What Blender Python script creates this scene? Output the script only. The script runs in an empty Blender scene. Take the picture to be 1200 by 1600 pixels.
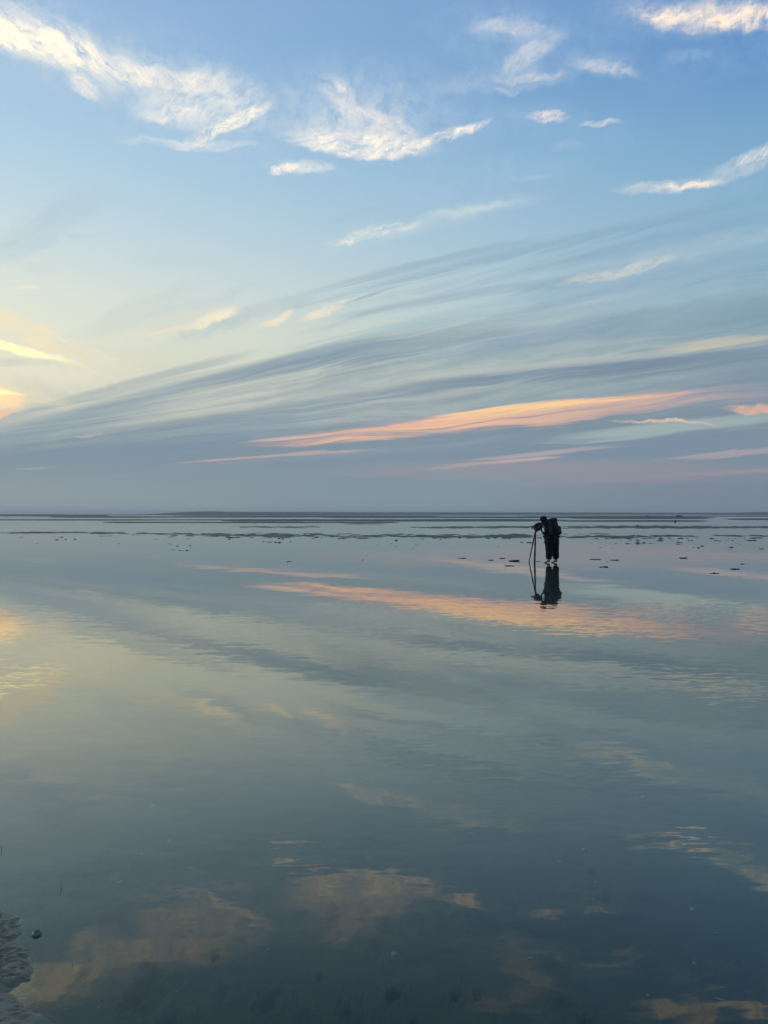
import bpy, bmesh, math, random
import numpy as np
from mathutils import Vector, Matrix

scene = bpy.context.scene
COL = scene.collection
rad, sin, cos, pi = math.radians, math.sin, math.cos, math.pi

# ------------------------------------------------------------------ camera
CAM_H = 1.60
cam_data = bpy.data.cameras.new('camera')
cam_data.sensor_fit = 'VERTICAL'
cam_data.sensor_height = 36.0
cam_data.lens = 26.0
cam_data.clip_start = 0.05
cam_data.clip_end = 60000.0
cam = bpy.data.objects.new('camera', cam_data)
cam.location = (0, 0, CAM_H)
cam.rotation_euler = (rad(90.15), 0, 0)
COL.objects.link(cam)
scene.camera = cam

scene.view_settings.view_transform = 'Standard'
scene.view_settings.look = 'None'
scene.view_settings.exposure = 0.0
scene.view_settings.gamma = 1.0
scene.view_settings.use_curve_mapping = False
scene.cycles.max_bounces = 8
scene.cycles.transparent_max_bounces = 16
scene.cycles.caustics_reflective = True

SUN_AZ, SUN_EL = -62.0, 3.0     # degrees: low in the west, out of the picture to the left


# ------------------------------------------------------------------ node helpers
def lin(c):
    out = []
    for v in c:
        v = v / 255.0
        out.append(v / 12.92 if v <= 0.04045 else ((v + 0.055) / 1.055) ** 2.4)
    return out


class Val:
    """A scalar socket with arithmetic that adds Math nodes."""
    def __init__(self, tree, sock):
        self.t, self.s = tree, sock

    def _op(self, op, *args, clamp=False):
        n = self.t.nodes.new('ShaderNodeMath')
        n.operation = op
        n.use_clamp = clamp
        for i, a in enumerate((self,) + args):
            if isinstance(a, Val):
                self.t.links.new(a.s, n.inputs[i])
            else:
                n.inputs[i].default_value = float(a)
        return Val(self.t, n.outputs[0])

    def __add__(self, o): return self._op('ADD', o)
    __radd__ = __add__
    def __sub__(self, o): return self._op('SUBTRACT', o)
    def __mul__(self, o): return self._op('MULTIPLY', o)
    __rmul__ = __mul__
    def __truediv__(self, o): return self._op('DIVIDE', o)
    def __neg__(self): return self._op('MULTIPLY', -1.0)
    def rsub(self, c): return (-self) + c
    def mad(self, m, a): return self._op('MULTIPLY_ADD', m, a)
    def clamp(self): return self._op('ADD', 0.0, clamp=True)
    def maxi(self, o): return self._op('MAXIMUM', o)
    def mini(self, o): return self._op('MINIMUM', o)
    def absv(self): return self._op('ABSOLUTE')
    def power(self, o): return self._op('POWER', o)

    def smooth(self, lo, hi, kind='SMOOTHSTEP', o0=0.0, o1=1.0):
        n = self.t.nodes.new('ShaderNodeMapRange')
        n.interpolation_type = kind
        n.clamp = True if kind == 'LINEAR' else True
        self.t.links.new(self.s, n.inputs['Value'])
        for k, v in (('From Min', lo), ('From Max', hi), ('To Min', o0), ('To Max', o1)):
            n.inputs[k].default_value = v
        return Val(self.t, n.outputs['Result'])


def xyz(tree, x, y, z=0.0):
    n = tree.nodes.new('ShaderNodeCombineXYZ')
    for i, a in enumerate((x, y, z)):
        if isinstance(a, Val):
            tree.links.new(a.s, n.inputs[i])
        else:
            n.inputs[i].default_value = a
    return n.outputs[0]


def noise(tree, vec, scale=1.0, detail=4.0, rough=0.5, dist=0.0, lac=2.0, color=False, dims='2D'):
    n = tree.nodes.new('ShaderNodeTexNoise')
    n.noise_dimensions = dims
    tree.links.new(vec, n.inputs['Vector'])
    n.inputs['Scale'].default_value = scale
    n.inputs['Detail'].default_value = detail
    n.inputs['Roughness'].default_value = rough
    n.inputs['Lacunarity'].default_value = lac
    n.inputs['Distortion'].default_value = dist
    if color:
        return n.outputs['Color']
    return Val(tree, n.outputs[0])


def mixc(tree, fac, a, b, mode='MIX'):
    n = tree.nodes.new('ShaderNodeMix')
    n.data_type = 'RGBA'
    n.blend_type = mode
    n.clamp_factor = True
    for sock, v in ((n.inputs[0], fac), (n.inputs[6], a), (n.inputs[7], b)):
        if isinstance(v, Val):
            tree.links.new(v.s, sock)
        elif isinstance(v, bpy.types.NodeSocket):
            tree.links.new(v, sock)
        elif isinstance(v, (int, float)):
            sock.default_value = v
        else:
            sock.default_value = (v[0], v[1], v[2], 1.0)
    return n.outputs[2]


def ramp(tree, fac, stops, interp='LINEAR'):
    n = tree.nodes.new('ShaderNodeValToRGB')
    cr = n.color_ramp
    cr.interpolation = interp
    while len(cr.elements) < len(stops):
        cr.elements.new(0.5)
    for e, (p, c) in zip(cr.elements, stops):
        e.position = p
        e.color = (c[0], c[1], c[2], 1.0)
    tree.links.new(fac.s, n.inputs[0])
    return n.outputs['Color']


# ------------------------------------------------------------------ sky
# The sky is written in directions: azimuth / elevation for the fair-weather wisps, and a
# pair of angles round the low western point where the long cirrus bands converge.
F_MM = 26.0 / 36.0 * 1600.0                       # photo pixels per unit tangent


def to_azel(px, py):
    x, z = (px - 600.0) / F_MM, (803.0 - py) / F_MM
    return math.degrees(math.atan(x)), math.degrees(math.atan2(z, math.hypot(x, 1.0)))


BAND_AZ = -48.4


def to_band(px, py):
    x, z = (px - 600.0) / F_MM, (803.0 - py) / F_MM
    f = (sin(rad(BAND_AZ)), cos(rad(BAND_AZ)))
    r = (f[1], -f[0])
    df, dr = x * f[0] + f[1], x * r[0] + r[1]
    n = math.sqrt(x * x + 1 + z * z)
    return math.degrees(math.acos(df / n)), math.degrees(math.atan2(z, dr))


world = bpy.data.worlds.new('World')
scene.world = world
world.use_nodes = True
wt = world.node_tree
wt.nodes.clear()
w_out = wt.nodes.new('ShaderNodeOutputWorld')
SKY_STRENGTH = 0.1


def sk(c):
    """A sky colour (as displayed, 0-255) as radiance before the background strength."""
    return [v / SKY_STRENGTH for v in lin(c)]


tc = wt.nodes.new('ShaderNodeTexCoord')
sep = wt.nodes.new('ShaderNodeSeparateXYZ')
wt.links.new(tc.outputs['Generated'], sep.inputs[0])
dx, dy, dz = (Val(wt, sep.outputs[i]) for i in range(3))
dz = dz.maxi(0.0)
DEG = 180.0 / pi
el = dz._op('ARCSINE') * DEG
az = dx._op('ARCTAN2', dy) * DEG
fx, fy = sin(rad(BAND_AZ)), cos(rad(BAND_AZ))
d_f = dx * fx + dy * fy
d_r = dx * fy - dy * fx
theta = d_f._op('ARCCOSINE') * DEG
phi = dz._op('ARCTAN2', d_r) * DEG

# --- clear sky
SUNWARD = [(0, (138, 153, 161)), (4, (146, 160, 168)), (7, (196, 200, 190)), (10, (229, 227, 204)),
           (13, (236, 237, 216)), (16, (226, 233, 224)), (20, (206, 225, 232)), (25, (184, 215, 235)),
           (30, (170, 204, 232)), (35, (160, 192, 227)), (50, (134, 162, 196)), (90, (112, 136, 170))]
AWAY = [(0, (126, 144, 160)), (4, (132, 152, 170)), (7, (146, 167, 181)), (10, (150, 172, 182)),
        (13, (150, 178, 190)), (16, (154, 188, 205)), (20, (141, 182, 208)), (25, (124, 170, 207)),
        (30, (98, 148, 201)), (35, (104, 150, 203)), (50, (104, 140, 184)), (90, (104, 130, 168))]
q = (dx * sin(rad(-60)) + dy * cos(rad(-60)))          # 1 towards the sunset, -1 away from it
fac_sun = q.smooth(0.05, 0.86, 'LINEAR')
el_n = el * (1.0 / 90.0)
c_sun = ramp(wt, el_n, [(a / 90.0, sk(c)) for a, c in SUNWARD])
c_away = ramp(wt, el_n, [(a / 90.0, sk(c)) for a, c in AWAY])
sky_c = mixc(wt, fac_sun, c_away, c_sun)
nish = wt.nodes.new('ShaderNodeTexSky')
nish.sky_type = 'NISHITA'
nish.sun_disc = False
nish.sun_elevation = rad(SUN_EL)
nish.sun_rotation = rad(SUN_AZ)
nish.air_density = 1.0
nish.dust_density = 0.6
sky_c = mixc(wt, 0.04, sky_c, nish.outputs[0])

# --- shared turbulence (degrees)
base_v = xyz(wt, az, el)
def centred(sockcol):
    s = wt.nodes.new('ShaderNodeSeparateXYZ')
    wt.links.new(sockcol, s.inputs[0])
    return Val(wt, s.outputs[0]) - 0.5, Val(wt, s.outputs[1]) - 0.5
w1x, w1y = centred(noise(wt, base_v, 0.22, 2, 0.5, color=True))
w2x, w2y = centred(noise(wt, base_v, 1.1, 4, 0.62, color=True))
wa = az + w1x * 2.0 + w2x * 0.55
we = el + w1y * 1.0 + w2y * 0.45
w3x, w3y = centred(noise(wt, base_v, 4.5, 3, 0.6, color=True))
ga, ge = az + w1x * 2.0 + w2x * 0.7 + w3x * 0.28, el + w1y * 1.4 + w2y * 0.6 + w3y * 0.24     # rougher, for the grain inside clouds

def fibres(ang, along, across, detail=6, rough=0.62, a=None, e=None, off=0.0):
    """Streaky noise whose threads run at `ang` degrees; periods in degrees."""
    a = a if a is not None else ga
    e = e if e is not None else ge
    c, s = cos(rad(ang)), sin(rad(ang))
    u = a * (c / along) + e * (s / along) + off
    v = a * (-s / across) + e * (c / across) + off * 1.7
    # broad threads with much finer ones combed through them
    return noise(wt, xyz(wt, u, v), 1.0, detail, rough) * 0.68 + noise(wt, xyz(wt, u * 3.6 + 5.0, v * 3.9), 1.0, 5, 0.66) * 0.32

f_dn = fibres(-28, 3.2, 1.0, 7, 0.68, off=3.1)          # threads falling to the right
f_up = fibres(30, 2.6, 0.8, 7, 0.68, off=11.7)         # threads rising to the right
f_fl = fibres(10, 3.0, 0.8, 7, 0.68, off=23.9)           # near-level threads
f_puff = noise(wt, xyz(wt, ga * 0.8, ge), 0.75, 9, 0.70)

bth = theta
bph = phi + (noise(wt, xyz(wt, theta * 0.045, phi * 0.12), 1.0, 3, 0.5) - 0.5) * 4.0
b_coarse = noise(wt, xyz(wt, bth * 0.035, bph * 0.42 + 4.0), 1.0, 4, 0.55)
b_fine = noise(wt, xyz(wt, bth * 0.075 + 9.0, bph * 1.9), 1.0, 5, 0.6)
b_hair = noise(wt, xyz(wt, bth * 0.11 + 19.0, bph * 4.6), 1.0, 4, 0.6)


def make_wisp_group():
    g = bpy.data.node_groups.new('cloud_wisp', 'ShaderNodeTree')
    def sock(name, kind='NodeSocketFloat'):
        return g.interface.new_socket(name=name, in_out='INPUT', socket_type=kind)
    sock('sky', 'NodeSocketColor'); sock('cloud', 'NodeSocketColor')
    for n_ in ('A', 'E', 'fib', 'sx', 'sy', 'so', 'tx', 'ty', 'to', 'bend', 'up', 'down', 'amp', 'hi', 'opacity', 'soft', 'fk', 'fo'):
        sock(n_)
    g.interface.new_socket(name='sky', in_out='OUTPUT', socket_type='NodeSocketColor')
    gi, go = g.nodes.new('NodeGroupInput'), g.nodes.new('NodeGroupOutput')
    I = {o.name: Val(g, o) for o in gi.outputs if o.name}
    su = I['A'] * I['sx'] + I['E'] * I['sy'] + I['so']
    tv = I['A'] * I['tx'] + I['E'] * I['ty'] + I['to']
    s2 = su * su
    tv = tv - s2.rsub(1.0) * I['bend']
    tn = tv.maxi(0.0) * I['up'] + tv.mini(0.0) * I['down']
    env = (s2 + tn * tn).rsub(1.0)
    d = env + (I['fib'] - 0.5) * I['amp']
    d = (d / I['hi']).smooth(0.0, 1.0) * env.smooth(-0.6, 0.4)
    soft = env.smooth(-0.45, 0.95) * (I['fib'] * I['fk'] + I['fo']).smooth(0.0, 1.0)
    d = d + (soft - d) * I['soft']
    res = mixc(g, d * I['opacity'], I['sky'].s, I['cloud'].s)
    g.links.new(res, go.inputs[0])
    return g


WISP = make_wisp_group()


WISPS = []


def wisp(px0, py0, px1, py1, wu, wd, color, op=1.0, fib=None, amp=1.6, bend=0.0, hi=1.0, frame='azel', soft=0.0,
         f0=0.24, f1=0.74):
    WISPS.append(dict(p=(px0, py0, px1, py1), wu=wu, wd=wd, color=color, op=op, fib=fib, amp=amp, bend=bend, hi=hi,
                      frame=frame, soft=soft, f0=f0, f1=f1))


def add_wisp(col, p, wu, wd, color, op, fib, amp, bend, hi, frame, soft, f0, f1):
    """One cloud: a bent spindle from one end to the other, eaten into by streaky noise."""
    conv = to_azel if frame == 'azel' else to_band
    A, E = (wa, we) if frame == 'azel' else (bth, bph2)
    (a0, e0), (a1, e1) = conv(p[0], p[1]), conv(p[2], p[3])
    ca, ce = (a0 + a1) / 2, (e0 + e1) / 2
    L = math.hypot(a1 - a0, e1 - e0) / 2
    c, s = (a1 - a0) / 2 / L, (e1 - e0) / 2 / L
    k = 0.046 * cos(rad(ca if frame == 'azel' else 0))
    n = wt.nodes.new('ShaderNodeGroup')
    n.node_tree = WISP
    for key, v in (('A', A.s), ('E', E.s), ('fib', fib.s), ('sky', col)):
        wt.links.new(v, n.inputs[key])
    if soft == 1.0:
        f0, f1 = (0.22, 0.80) if color[0] < 225 else (0.30, 0.72)
        op *= 0.92
    cc = sk(color)
    if soft == 1.0:                                  # sunlit ice is brighter than white paper
        k_ = max(0.0, (color[0] - 190) / 60.0)
        cc = [cc[0] * (1 + .50 * k_), cc[1] * (1 + .34 * k_), cc[2] * (1 + .12 * k_)]
    n.inputs['cloud'].default_value = (cc[0], cc[1], cc[2], 1.0)
    for key, v in (('sx', c / L), ('sy', s / L), ('so', (-ca * c - ce * s) / L), ('tx', -s), ('ty', c),
                   ('to', ca * s - ce * c), ('bend', bend * k), ('up', 1.0 / (wu * k)), ('down', 1.0 / (wd * k)),
                   ('amp', 2.0 * amp), ('hi', hi), ('opacity', op), ('soft', soft),
                   ('fk', 1.0 / (f1 - f0)), ('fo', -f0 / (f1 - f0))):
        n.inputs[key].default_value = v
    return n.outputs[0]


bph2 = phi + (b_fine - 0.5) * 0.8 + (b_hair - 0.5) * 0.3

# --- the grey-blue cirrus bank: thick near the horizon, streaking up to the right
thick = bph.smooth(25.0, 4.0, 'LINEAR')
bank = thick * 1.05 + (b_coarse - 0.5) * 1.25 + (b_fine - 0.5) * 0.32 + (b_hair - 0.5) * 0.14
# the bank thins out towards the sunset side above its lower edge
near_sun = theta.smooth(50.0, 24.0) * phi.smooth(12.0, 19.0)
bank = bank - near_sun * 0.5 + (f_puff - 0.5) * 0.22
bank_d = bank.smooth(0.22, 0.95) * 0.88
bank_c = ramp(wt, el_n, [(0.0, sk((128, 146, 157))), (3 / 90, sk((127, 147, 162))), (7 / 90, sk((123, 142, 157))),
                         (12 / 90, sk((126, 149, 163))), (20 / 90, sk((130, 166, 192))), (1.0, sk((110, 140, 170)))])
sky_c = mixc(wt, bank_d, sky_c, bank_c)

W = wisp
CREAM, PALE, VEIL = (247, 240, 226), (226, 228, 228), (190, 208, 224)
# long dark bands
D1, D2 = (124, 148, 166), (119, 140, 161)
for (x0, y0, x1, y1, u, d, c_, o, b) in [
        (-60, 668, 430, 540, 16, 24, (136, 160, 175), .6, 6), (150, 634, 760, 486, 20, 26, (128, 153, 173), .7, 0),
        (-260, 740, 330, 590, 34, 60, (142, 160, 172), .85, 0), (-100, 690, 640, 520, 24, 50, (138, 159, 172), .7, 0), (300, 604, 1000, 464, 22, 28, (132, 156, 172), .55, 0), (-40, 720, 700, 600, 26, 30, D1, .7, 0),
        (400, 492, 1320, 282, 13, 12, (134, 166, 188), .6, 0), (420, 474, 900, 360, 9, 10, (126, 160, 182), .5, 4), (460, 506, 1100, 408, 10, 12, (132, 163, 184), .5, 0), (530, 474, 620, 446, 3, 4, (134, 164, 182), .6, 0),
        (250, 610, 900, 500, 18, 20, D1, .55, 0), (420, 640, 1230, 545, 18, 16, D2, .85, 6),
        (820, 595, 1330, 535, 18, 14, (118, 138, 160), .65, 0), (560, 570, 1200, 470, 22, 30, (138, 165, 186), .6, 0),
        (740, 470, 1330, 380, 20, 40, (134, 165, 190), .6, 0), (-80, 740, 560, 650, 34, 30, (126, 150, 168), .7, 0),
        (300, 735, 1000, 690, 20, 18, (124, 144, 164), .7, 0), (700, 735, 1300, 665, 16, 12, (122, 142, 166), .75, 0)]:
    W(x0, y0, x1, y1, u * 1.15, d * 1.15, c_, o * 0.84, b_fine, 0.6, b, 1.15, 'band')
# pale veils between them
for (x0, y0, x1, y1, u, d, c_, o, b) in [
        (60, 642, 420, 560, 6, 12, (178, 186, 184), .5, 3), (170, 655, 560, 575, 9, 10, (168, 182, 186), .55, 3), (300, 640, 800, 560, 9, 10, (160, 178, 185), .5, 3),
        (560, 600, 1260, 530, 8, 12, (186, 194, 190), .65, 0), (1000, 548, 1260, 520, 8, 8, (214, 200, 178), .6, 0),
        (380, 560, 1000, 430, 12, 14, (160, 192, 204), .5, 0), (700, 520, 1260, 420, 10, 14, (158, 184, 198), .5, 0)]:
    W(x0, y0, x1, y1, u, d, c_, o, b_fine, 0.7, b, 1.1, 'band')
# sunset-lit pink and orange bands
PINK, ORANGE, GOLD = (214, 172, 164), (248, 196, 156), (255, 212, 160)
for (x0, y0, x1, y1, u, d, c_, o, b, am) in [
        (330, 700, 1330, 590, 16, 34, (176, 164, 172), .75, 6, .7), (360, 700, 1180, 612, 10, 26, (208, 172, 164), .8, 6, .8),
        (430, 694, 1130, 608, 10, 26, ORANGE, .8, 6, 1.25), (500, 684, 1000, 618, 7, 16, (246, 198, 160), .7, 5, 1.1), (640, 656, 990, 619, 6, 15, GOLD, .95, 3, .95), (700, 660, 1300, 600, 8, 22, (166, 162, 170), .4, 4, 1.1), (380, 694, 760, 652, 6, 9, (226, 182, 162), .8, 2, .7),
        (360, 692, 560, 676, 4, 5, (214, 188, 172), .7, 0, .8), (240, 726, 600, 700, 5, 7, (198, 172, 168), .75, 2, .8),
        (650, 732, 900, 712, 4, 6, (222, 186, 172), .9, 0, .8), (700, 722, 1000, 694, 5, 6, (196, 178, 176), .6, 0, .9),
        (820, 690, 1330, 640, 14, 18, (168, 184, 182), .75, 0, .7), (800, 668, 960, 650, 8, 10, (220, 182, 164), .7, 0, 1.2),
        (1000, 720, 1330, 690, 6, 6, (188, 170, 174), .6, 0, .8), (660, 764, 1330, 726, 8, 12, (164, 150, 164), .75, 0, .8),
        (980, 746, 1330, 730, 5, 6, (190, 164, 170), .6, 0, .8), (0, 736, 100, 728, 3, 4, (176, 170, 168), .7, 0, .8),
        (420, 738, 1330, 742, 26, 22, (158, 152, 162), .7, 0, .6)]:
    W(x0, y0, x1, y1, u, d, c_, o, b_fine, am, b, 0.95, 'band')
for (x0, y0, x1, y1, u, d, c_, o, fb, b) in [
        (955, 653, 1120, 667, 3, 4, (236, 200, 172), .9, f_puff, 1), (1120, 638, 1260, 630, 8, 10, (240, 190, 162), .9, f_fl, 0),
        (112, 682, 165, 676, 4, 4, (178, 182, 182), .8, f_fl, 0)]:
    W(x0, y0, x1, y1, u, d, c_, o, fb, 0.7, b, 0.9, 'azel', 0.6)

# faint grey cirrus over the sunset
for (x0, y0, x1, y1, u, d, c_, o, fb, b, am) in [
        (-60, 410, 190, 290, 34, 34, (176, 200, 212), .5, f_up, 0, .7), (90, 540, 340, 430, 18, 22, (196, 212, 206), .5, f_up, 4, .8),
        (190, 510, 430, 440, 12, 16, (190, 208, 208), .45, f_up, 4, .8), (240, 545, 560, 440, 14, 18, (172, 194, 200), .55, f_up, 6, .8),
        (100, 372, 160, 372, 6, 6, (178, 202, 210), .4, f_puff, 0, .9), (180, 400, 420, 405, 14, 14, (186, 208, 212), .35, f_fl, 0, .9),
        (0, 400, 90, 430, 14, 14, (204, 216, 210), .4, f_up, 0, .9)]:
    W(x0, y0, x1, y1, u, d, c_, o, fb, am, b, 0.95, 'azel', 0.5)
# sunset glow at the left edge
for (x0, y0, x1, y1, u, d, c_, o, fb, b, am) in [
        (-260, 530, 230, 590, 62, 50, (240, 235, 208), .6, f_dn, 0, .8), (-160, 590, 110, 630, 26, 20, (244, 230, 192), .7, f_fl, 0, .6),
        (-60, 470, 112, 552, 24, 16, (246, 230, 196), .9, f_puff, 0, .9), (20, 530, 112, 554, 14, 8, (252, 234, 196), .7, f_dn, 0, .8),
        (30, 500, 130, 545, 5, 6, (244, 232, 204), .7, f_dn, 0, .6), (-60, 560, 110, 566, 7, 9, (200, 206, 198), .6, f_fl, 0, .7),
        (120, 532, 232, 566, 5, 5, (228, 220, 196), .65, f_dn, 0, .8), (60, 540, 150, 560, 14, 8, (238, 220, 190), .5, f_puff, 0, .9),
        (10, 448, 58, 450, 4, 4, (240, 232, 214), .85, f_fl, 0, .7),
        (170, 532, 390, 484, 24, 10, (218, 220, 206), .8, f_up, 3, .9), (200, 522, 330, 510, 4, 4, (236, 226, 204), .8, f_fl, 0, .5), (290, 512, 382, 486, 14, 8, (252, 238, 208), 1.0, f_up, 2, .7),
        (402, 516, 458, 484, 8, 7, (250, 234, 206), 1.0, f_up, -5, .6), (464, 506, 560, 470, 10, 7, (244, 230, 208), 1.0, f_up, -3, .7),
        (380, 500, 470, 470, 16, 10, (206, 212, 208), .4, f_puff, 0, .9),
        ]:
    W(x0, y0, x1, y1, u, d, c_, o, fb, am, b, 0.95, 'azel', 0.6)

for (x0, y0, x1, y1, u, d, c_, o, fb, b, am) in [
        (-130, 600, 62, 628, 22, 34, (272, 232, 180), .95, f_up, 0, .45), (-160, 494, 140, 574, 10, 8, (292, 272, 204), .95, f_dn, 0, .25),
        (-130, 600, 60, 618, 6, 6, (300, 268, 198), .9, f_fl, 0, .25), (-60, 668, 40, 636, 9, 9, (250, 206, 160), .7, f_up, 0, .4)]:
    W(x0, y0, x1, y1, u, d, c_, o, fb, am, b, 1.0)

# fair-weather wisps high up
for (x0, y0, x1, y1, u, d, c_, o, fb, b, am) in [
        (600, 104, 1020, 60, 54, 44, (146, 180, 214), .6, f_puff, 0, .9), (680, 176, 1020, 214, 34, 28, (148, 184, 215), .5, f_puff, 0, .9),
        (980, 120, 1290, 50, 40, 36, (140, 176, 212), .5, f_puff, 0, .9), (460, 310, 920, 250, 34, 28, (168, 201, 223), .45, f_puff, 0, .9),
        (880, 340, 1290, 235, 30, 34, (150, 185, 212), .55, f_puff, 0, .9), (80, 205, 500, 262, 36, 28, (178, 206, 226), .5, f_puff, 0, .9),
        # upper left bank
        (-100, 60, 470, 215, 110, 60, (178, 202, 224), .7, f_puff, 0, .9), (380, 165, 760, 205, 90, 55, (176, 200, 222), .7, f_puff, 0, .9),
        (-220, -90, 300, 175, 70, 52, VEIL, .75, f_puff, 0, .9), (-200, -60, 240, 140, 44, 30, (234, 234, 228), .85, f_dn, 0, .9),
        (-180, -30, 190, 118, 24, 18, (252, 244, 226), .95, f_dn, 0, .8), (60, 60, 250, 128, 18, 18, CREAM, .8, f_dn, 0, .9),
        (100, 96, 440, 200, 62, 34, (200, 214, 226), .75, f_puff, 0, 1.0), (210, 170, 420, 150, 44, 34, (226, 228, 228), .75, f_up, 4, 1.0),
        (150, 104, 360, 138, 16, 12, (240, 234, 226), .75, f_dn, 0, 1.0), (280, 222, 420, 160, 12, 11, CREAM, .95, f_up, 0, .9),
        (200, 218, 410, 228, 8, 7, (220, 224, 226), .8, f_fl, 0, .9), (100, 130, 160, 156, 18, 8, (238, 232, 224), .8, f_dn, 0, 1.0),
        (210, 180, 320, 168, 10, 10, (236, 232, 226), .6, f_up, 0, 1.0),
        # centre cloud
        (400, 180, 700, 200, 66, 42, (190, 208, 224), .75, f_puff, 0, 1.0), (450, 200, 650, 215, 48, 28, (214, 220, 226), .8, f_puff, 0, 1.0),
        (440, 212, 680, 234, 22, 13, (248, 240, 230), .95, f_fl, -4, .9), (500, 128, 560, 178, 22, 18, (228, 226, 226), .7, f_dn, 0, 1.1),
        (516, 128, 534, 146, 5, 5, (242, 236, 228), .85, f_dn, 0, .8), (540, 170, 660, 216, 16, 14, (238, 230, 224), .7, f_dn, 0, 1.0),
        (640, 228, 760, 190, 8, 7, (240, 234, 226), .9, f_up, -3, .8), (420, 262, 530, 262, 13, 9, (224, 226, 226), .85, f_puff, 0, 1.0),
        (424, 272, 470, 256, 8, 8, (250, 240, 228), .9, f_puff, 0, .9), (500, 266, 560, 276, 8, 6, (176, 202, 222), .6, f_fl, 0, .9),
        # upper right wisps
        (640, 30, 900, 40, 36, 44, (150, 182, 216), .55, f_puff, 0, 1.0), (720, 40, 884, 60, 24, 16, (184, 202, 222), .6, f_puff, 3, 1.0), (740, 42, 880, 58, 12, 8, (214, 216, 222), .7, f_fl, 3, 1.0),
        (760, 130, 880, 54, 30, 26, (178, 198, 220), .6, f_up, 0, 1.0), (776, 116, 872, 62, 14, 12, (214, 216, 220), .75, f_up, 0, 1.0),
        (660, 132, 900, 116, 22, 12, (178, 200, 220), .7, f_fl, -3, .9), (760, 124, 880, 116, 7, 5, (222, 220, 220), .75, f_fl, -2, .9),
        (870, 98, 1020, 118, 20, 11, (176, 196, 218), .6, f_fl, 4, .9), (890, 102, 1000, 114, 9, 6, (212, 212, 220), .75, f_fl, 4, .9), (760, 138, 806, 142, 4, 4, (206, 214, 222), .6, f_fl, 0, .9),
        (740, 190, 900, 170, 22, 14, (156, 188, 216), .6, f_fl, 0, .9), (820, 180, 890, 184, 9, 8, (234, 226, 220), .95, f_fl, 2, .8),
        (905, 194, 972, 190, 5, 5, (222, 222, 222), .85, f_fl, 0, .8), (860, 228, 915, 226, 8, 7, (172, 196, 216), .7, f_fl, 0, .9),
        (930, 20, 1260, 18, 40, 26, (180, 196, 218), .75, f_fl, 0, .9), (975, 20, 1300, 20, 24, 15, (240, 228, 216), .9, f_puff, -4, .7), (1000, 22, 1220, 22, 14, 9, (244, 232, 218), .8, f_fl, -3, .6),
        (1020, 34, 1090, 40, 10, 10, (220, 218, 220), .7, f_fl, 0, .9), (1040, 84, 1110, 84, 10, 9, (150, 184, 214), .7, f_puff, 0, .9),
        (960, 294, 1150, 276, 13, 8, (212, 216, 218), .9, f_fl, -5, .9), (1020, 292, 1130, 280, 7, 6, (242, 232, 220), .85, f_fl, -2, .8),
        (1100, 276, 1270, 214, 20, 15, (206, 214, 220), .85, f_up, -3, .9), (1140, 250, 1230, 228, 9, 8, (226, 224, 222), .7, f_up, 0, .9),
        # soft streaks in the middle
        (490, 386, 850, 304, 18, 14, (194, 214, 220), .7, f_fl, 2, .8), (510, 378, 660, 346, 9, 9, (226, 226, 218), .75, f_fl, 0, .8),
        (650, 342, 830, 312, 7, 7, (204, 216, 220), .65, f_fl, 0, .8), (790, 286, 860, 270, 5, 4, (174, 204, 220), .7, f_fl, 0, .8),
        (860, 446, 1280, 340, 20, 14, (184, 200, 208), .65, f_fl, 0, .8), (870, 444, 1060, 402, 9, 7, (214, 214, 206), .8, f_fl, 0, .8),
        (680, 420, 760, 412, 4, 4, (180, 204, 212), .6, f_fl, 0, .8)]:
    W(x0, y0, x1, y1, u, d, c_, o, fb, am, b, 1.05, 'azel', 1.0)
# haze hugging the horizon
hz = el.smooth(5.5, 0.3)
hz_c = mixc(wt, az.smooth(-28, 2), sk((151, 162, 166)), sk((134, 152, 160)))
hz_c = mixc(wt, az.smooth(3, 26), hz_c, sk((123, 133, 148)))

# Each quarter of the sky is a background of its own holding only the clouds that reach into it
# (a cloud across a limit is in both, so nothing changes there); it only keeps the node tree quick.
EL_CUT = 18.0


def zone_chain(side, high):
    c = sky_c
    for w in WISPS:
        x0, y0, x1, y1 = w['p']
        m = max(w['wu'], w['wd']) * 1.3 + abs(w['bend']) + 60
        xa, xb, ya, yb = min(x0, x1) - m, max(x0, x1) + m, min(y0, y1) - m, max(y0, y1) + m
        if (side < 0 and xa > 600) or (side > 0 and xb < 600):
            continue
        if (high and ya > 430) or (not high and yb < 370):
            continue
        c = add_wisp(c, **w)
    if not high:
        c = mixc(wt, hz * 0.85, c, hz_c)
    bg = wt.nodes.new('ShaderNodeBackground')
    bg.inputs['Strength'].default_value = SKY_STRENGTH
    wt.links.new(c, bg.inputs['Color'])
    return bg.outputs[0]


def pick(fac, a, b):
    n = wt.nodes.new('ShaderNodeMixShader')
    wt.links.new(fac.s, n.inputs[0])
    wt.links.new(a, n.inputs[1])
    wt.links.new(b, n.inputs[2])
    return n.outputs[0]


is_right = az._op('GREATER_THAN', 0.0)
is_high = el._op('GREATER_THAN', EL_CUT)
low = pick(is_right, zone_chain(-1, False), zone_chain(1, False))
high = pick(is_right, zone_chain(-1, True), zone_chain(1, True))
wt.links.new(pick(is_high, low, high), w_out.inputs['Surface'])
world.cycles.sampling_method = 'NONE'
world.cycles.sample_map_resolution = 256

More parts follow.
